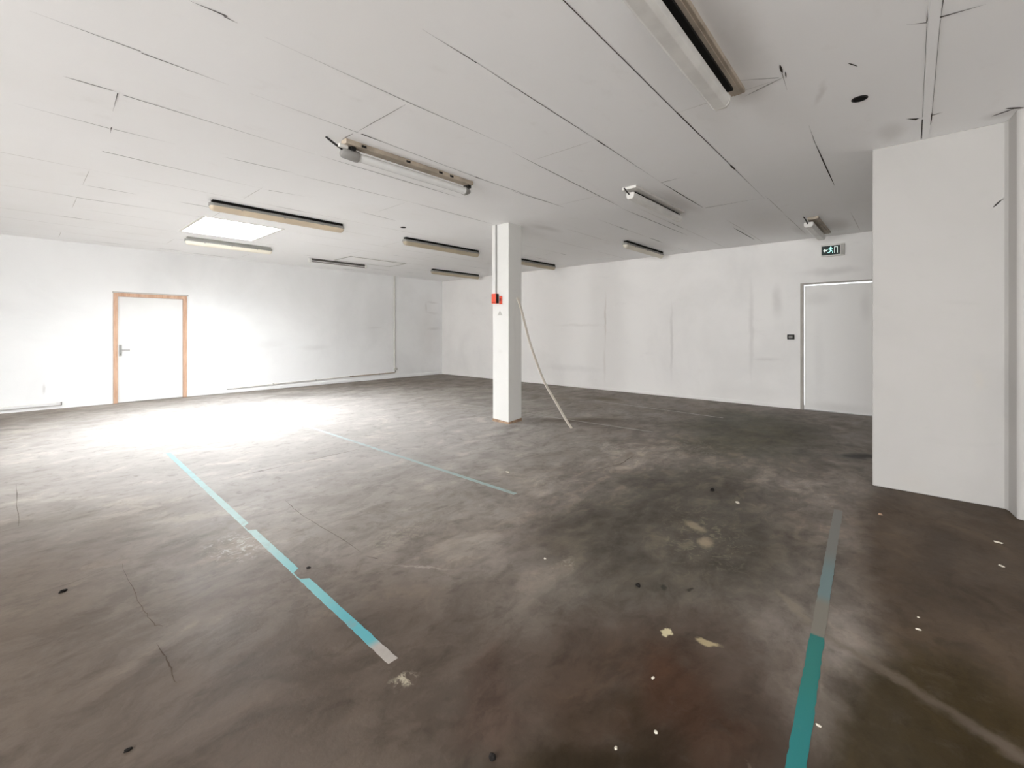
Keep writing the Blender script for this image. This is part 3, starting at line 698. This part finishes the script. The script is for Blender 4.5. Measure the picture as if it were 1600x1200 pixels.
hole(3.962, 5.787, 0.042, 'tiny dark round hole in the ceiling left of the column top')

# ------------------------------------------------------------------ on the walls
t = thing('exit_sign', 'lit green emergency exit sign above the grey door', 'sign', (XW, 0.975, 2.60))
new_obj('housing', B(-0.055, 0.0, -0.160, 0.155, 0.0, 0.20), M['white_enamel'], t, bevel=0.006)
new_obj('end_cover', B(-0.058, -0.002, -0.163, -0.112, 0.012, 0.19), M['sticker'], t, bevel=0.004)
fc = new_obj('sign_face', B(-0.060, -0.054, -0.105, 0.145, 0.022, 0.172), M['sign_dark'], t)
def poly(bm, pts, x0=-0.0635, x1=-0.0595):
    # pts in (left->right, up), seen from the room; +Y is to the left
    loft([[(x0, 0.02 - a, 0.097 + b) for a, b in pts], [(x1, 0.02 - a, 0.097 + b) for a, b in pts]], bm=bm)
bm = bmesh.new()   # running figure
poly(bm, [(.000 + .012 * cos(2 * pi * k / 10), .045 + .012 * sin(2 * pi * k / 10)) for k in range(10)])
poly(bm, [(-.020, .030), (.004, .032), (.012, -.004), (-.008, -.006)])
poly(bm, [(-.018, .030), (-.024, .022), (-.044, .010), (-.046, .018)])
poly(bm, [(.002, .030), (.026, .012), (.032, .018), (.010, .032)])
poly(bm, [(.010, -.002), (.034, -.022), (.028, -.048), (.020, -.047), (.024, -.024), (-.002, -.010)])
poly(bm, [(-.006, -.004), (-.020, -.028), (-.044, -.032), (-.044, -.040), (-.014, -.038), (.006, -.010)])
new_obj('running_figure', bm, M['sign_glow'], fc)
bm = bmesh.new()   # doorway
poly(bm, [(.048, -.05), (.056, -.05), (.056, .055), (.048, .055)])
poly(bm, [(.086, -.05), (.094, -.05), (.094, .055), (.086, .055)])
poly(bm, [(.056, .047), (.086, .047), (.086, .055), (.056, .055)])
new_obj('doorway_symbol', bm, M['sign_pale'], fc)
bm = bmesh.new()   # arrow pointing to the left
poly(bm, [(-.104, .0), (-.078, .032), (-.078, .012), (-.052, .012), (-.052, -.012), (-.078, -.012), (-.078, -.032)])
new_obj('arrow', bm, M['sign_pale'], fc)

t = thing('light_switch', 'black switch box on the right wall beside the grey door', 'switch', (XW, 1.57, 1.212))
new_obj('switch_box', B(-0.045, 0, -0.052, 0.052, 0.0, 0.085), M['dark_plastic'], t, bevel=0.005)
new_obj('rocker', B(-0.052, -0.044, -0.030, 0.030, 0.018, 0.066), M['grey_plastic'], t, bevel=0.003)

t = thing('conduit_pipe', 'white conduit dropping down the far wall near the corner and turning left', 'pipe', (7.33, YW - 0.004, 0))
new_obj('vertical_pipe', tube([(-0.03, -0.024, 0.28), (-0.03, -0.024, H)], 0.022), M['white_enamel'], t, smooth=True)
bm = B(-0.035, 0.06, -0.06, 0, 0.235, 0.30)
vb = new_obj('junction_box', bm, M['sticker'], t, bevel=0.006)
new_obj('gland', tube([(0.0, -0.03, 0.19), (0.0, -0.03, 0.24)], 0.020), M['grey_plastic'], t, smooth=True)
new_obj('elbow_pipe', tube([(0, -0.024, 0.24), (0, -0.024, 0.175), (-0.02, -0.024, 0.165), (-1.4, -0.024, 0.155)], 0.015), M['beige_metal'], t, smooth=True)
new_obj('skirting_pipe', tube([(-1.4, -0.020, 0.155), (-4.25, -0.020, 0.10)], 0.014), M['white_enamel'], t, smooth=True)
for x in (-.5, -1.3, -2.3, -3.3):
    z = 0.165 + x * 0.0095 if x > -1.4 else 0.155 + (x + 1.4) * 0.0193
    new_obj('pipe_clip', B(x - .012, x + .012, -0.036, 0, z - .02, z + .02), M['sticker'], t)
t = thing('skirting_trunking', 'low white trunking on the far wall left of the wooden-framed door', 'trunking', (-0.35, YW, 0.06))
new_obj('channel', B(-0.9, 0.88, -0.03, 0, 0.0, 0.05), M['white_enamel'], t, bevel=0.003)
new_obj('lid', B(-0.9, 0.885, -0.034, -0.028, 0.006, 0.044), M['door'], t)
new_obj('end_cap', B(0.88, 0.90, -0.034, 0, -0.002, 0.052), M['grey_plastic'], t)

# crumbled skirting mortar along the far wall
b1 = struct(new_obj('baseboard_back', B(DX1 + 0.0, XW, YW - 0.012, YW, 0.012, 0.075), M['wall_far'], bevel=0.003))
b2 = struct(new_obj('baseboard_right', B(XW - 0.010, XW, RY1 + 0.0, YW - 0.012, 0.010, 0.06), M['wall_right'], bevel=0.003))

# ------------------------------------------------------------------ lines on the floor
def ragged(name, pts, w, mat, label, seed, gaps=(), zt=0.0012):
    """line with slightly ragged edges between arc positions, with worn gaps (fractions)"""
    r = random.Random(seed); bm = bmesh.new()
    P = [Vector((*p, 0)) for p in pts]
    Ls = [(b - a).length for a, b in zip(P, P[1:])]; T = sum(Ls)
    def at(t):
        d = t * T
        for a, b, l in zip(P, P[1:], Ls):
            if d <= l or b is P[-1]: return a + (b - a) * (d / l), (b - a).normalized()
            d -= l
    n = int(T / 0.03); R = []
    for i in range(n + 1):
        p, d = at(i / n); nn = Vector((-d.y, d.x, 0))
        hi, lo = w / 2 + r.uniform(-.0025, .0015), -w / 2 - r.uniform(-.0025, .0015)
        if any(g0 <= i / n <= g1 for g0, g1 in gaps): lo = hi - 0.006      # only a sliver of paint is left
        a, b = p + nn * hi, p + nn * lo
        R.append([(a.x, a.y, 0.0003), (a.x, a.y, zt), (b.x, b.y, zt), (b.x, b.y, 0.0003)])
    loft(R, bm=bm)
    o = new_obj(name, bm, mat)
    return tag(o, label, 'floor line', 'painted lines on the floor')
ragged('floor_line', [(1.033, 1.58), (1.135, 6.15)], 0.046, M['tape_left'], 'teal line in the left foreground, worn with two bare patches', 1, [(0.196, 0.222), (0.388, 0.414)])
ragged('floor_line', [(2.776, 2.45), (2.776, 9.14)], 0.044, M['tape_mid'], 'long faded pale teal line ending left of the column', 2)
ragged('floor_line', [(1.10, 0.245), (1.61, 0.266), (2.37, 0.310), (2.8, 0.335), (3.5, 0.375), (4.15, 0.410)], 0.054, M['tape_right'], 'deep teal line at the right foreground running to the partition', 3)
ragged('floor_line', [(5.719, 2.587), (5.541, 6.616)], 0.022, M['tape_white'], 'thin worn white line passing behind the column foot', 4, [(0.42, 0.5)])
ragged('floor_line', [(7.385, 2.189), (7.55, 4.6)], 0.028, M['tape_white'], 'thin worn white line on the floor near the right wall', 5)

# ------------------------------------------------------------------ crumbs lying about
def chip(name, x, y, sx, sy, sz, mat, label, cat, seed, group):
    r = random.Random(seed); bm = bmesh.new()
    bmesh.ops.create_icosphere(bm, subdivisions=2, radius=1)
    a = r.uniform(0, pi)
    for v in bm.verts:
        k = 1 + r.uniform(-.22, .22); p = v.co * k
        px, py, pz = p.x * sx, p.y * sy, max(p.z, -0.55) * sz
        v.co = (px * cos(a) - py * sin(a), px * sin(a) + py * cos(a), pz)
    zmin = min(v.co.z for v in bm.verts)
    for v in bm.verts: v.co.z -= zmin
    o = new_obj(name, bm, mat); o.location = (x, y, 0.0)
    return tag(o, label, cat, group)
bc, wc = M['black_chip'], M['flake']
GB, GW = 'dark crumbs on the floor', 'white flakes on the floor'
chip('rubble_crumb', 0.165, 3.275, .020, .010, .008, bc, 'small black crumb on the floor far left of the teal line', 'crumb', 1, GB)
chip('rubble_crumb', 0.243, 1.878, .012, .006, .005, bc, 'small black crumb at the bottom left corner of the floor', 'crumb', 2, GB)
chip('rubble_crumb', 2.204, 1.078, .014, .012, .010, bc, 'round black crumb on the dark grey floor patch right of centre', 'crumb', 3, GB)
chip('rubble_crumb', 3.942, 1.255, .018, .016, .014, bc, 'black crumb further back on the floor, towards the partition', 'crumb', 4, GB)
chip('rubble_crumb', 1.005, 0.985, .011, .008, .012, bc, 'black crumb at the bottom edge in the middle of the floor', 'crumb', 5, GB)
chip('rubble_crumb', 1.116, 2.559, .014, .006, .006, bc, 'small dark crumb just beside the right edge of the left teal line', 'crumb', 6, GB)
chip('rubble_crumb', 4.25, 0.17, .014, .012, .010, M['plinth'], 'brown crumb on the floor just in front of the partition corner', 'crumb', 7, GB)
chip('paint_flake', 3.785, -0.386, .016, .009, .005, wc, 'white flake on the brown floor before the pier, nearer of two', 'flake', 8, GW)
chip('paint_flake', 4.195, -0.414, .022, .010, .005, wc, 'white flake on the brown floor before the pier, farther of two', 'flake', 9, GW)
chip('paint_flake', 2.729, -0.024, .010, .005, .004, wc, 'white flake right of the deep teal line, on bare brown floor', 'flake', 10, GW)
chip('paint_flake', 2.845, -0.025, .006, .004, .003, wc, 'tiniest white flake just beyond the one right of the deep teal line', 'flake', 11, GW)
chip('paint_flake', 1.835, 0.236, .010, .004, .004, wc, 'white splinter touching the right edge of the deep teal line', 'flake', 12, GW)
chip('paint_flake', 1.439, 0.640, .007, .006, .004, wc, 'white flake on the reddish floor left of the deep teal line', 'flake', 13, GW)
chip('paint_flake', 1.297, 0.712, .007, .005, .004, wc, 'white flake near the bottom edge on dark olive floor', 'flake', 14, GW)
chip('paint_flake', 1.657, 0.749, .007, .005, .004, wc, 'white flake on the brown floor below the pale tan spots', 'flake', 15, GW)
chip('paint_flake', 3.151, 2.883, .030, .012, .006, wc, 'long white flake near the end of the faded teal line', 'flake', 16, GW)
chip('paint_flake', 2.10, 1.62, .007, .006, .004, wc, 'white flake beside the scribbled scuff in the middle of the floor', 'flake', 17, GW)
chip('paint_flake', 3.80, 1.02, .026, .014, .005, wc, 'pale flake in front of the black crumb near the partition', 'flake', 18, GW)

# ------------------------------------------------------------------ light
W = bpy.data.worlds.new('World'); S.world = W; W.use_nodes = True
bg = W.node_tree.nodes['Background']
bg.inputs[0].default_value = (0.93, 0.97, 1.0, 1); bg.inputs[1].default_value = 1.6
def daylight(x, y, wd, rz, watts):  # fill lamp outside one of the added windows
    l = bpy.data.lights.new('window_daylight', 'AREA'); l.shape = 'RECTANGLE'; l.size = wd; l.size_y = 1.4  # added fill light
    l.energy = watts; l.color = (0.985, 0.992, 1.0)
    o = bpy.data.objects.new('window_daylight', l); COL.objects.link(o)  # added fill lamp
    o.location = (x, y, 1.6); o.rotation_euler = (radians(90), 0, rz)
PL = (295.0, 300.0, 40.0)
for (a, b), p in zip(ADDED_WIN, PL): daylight(XL - 0.17, (a + b) / 2, b - a - .1, radians(-90), p)  # fill lamps at the added windows

# ------------------------------------------------------------------ camera
cam = bpy.data.cameras.new('Camera'); co_ = bpy.data.objects.new('Camera', cam); COL.objects.link(co_)
co_.location = (0, 0, 1.35); co_.rotation_euler = (radians(90), 0, radians(41.878 - 90))
cam.sensor_width = 36; cam.lens = 696 / 1600 * 36; cam.shift_y = -82 / 1600; cam.clip_start = 0.05
S.camera = co_
S.cycles.max_bounces = 16; S.cycles.diffuse_bounces = 12
S.view_settings.view_transform = 'Standard'; S.view_settings.look = 'None'
S.view_settings.gamma = 1; S.view_settings.use_curve_mapping = False
S.view_settings.exposure = 0.52
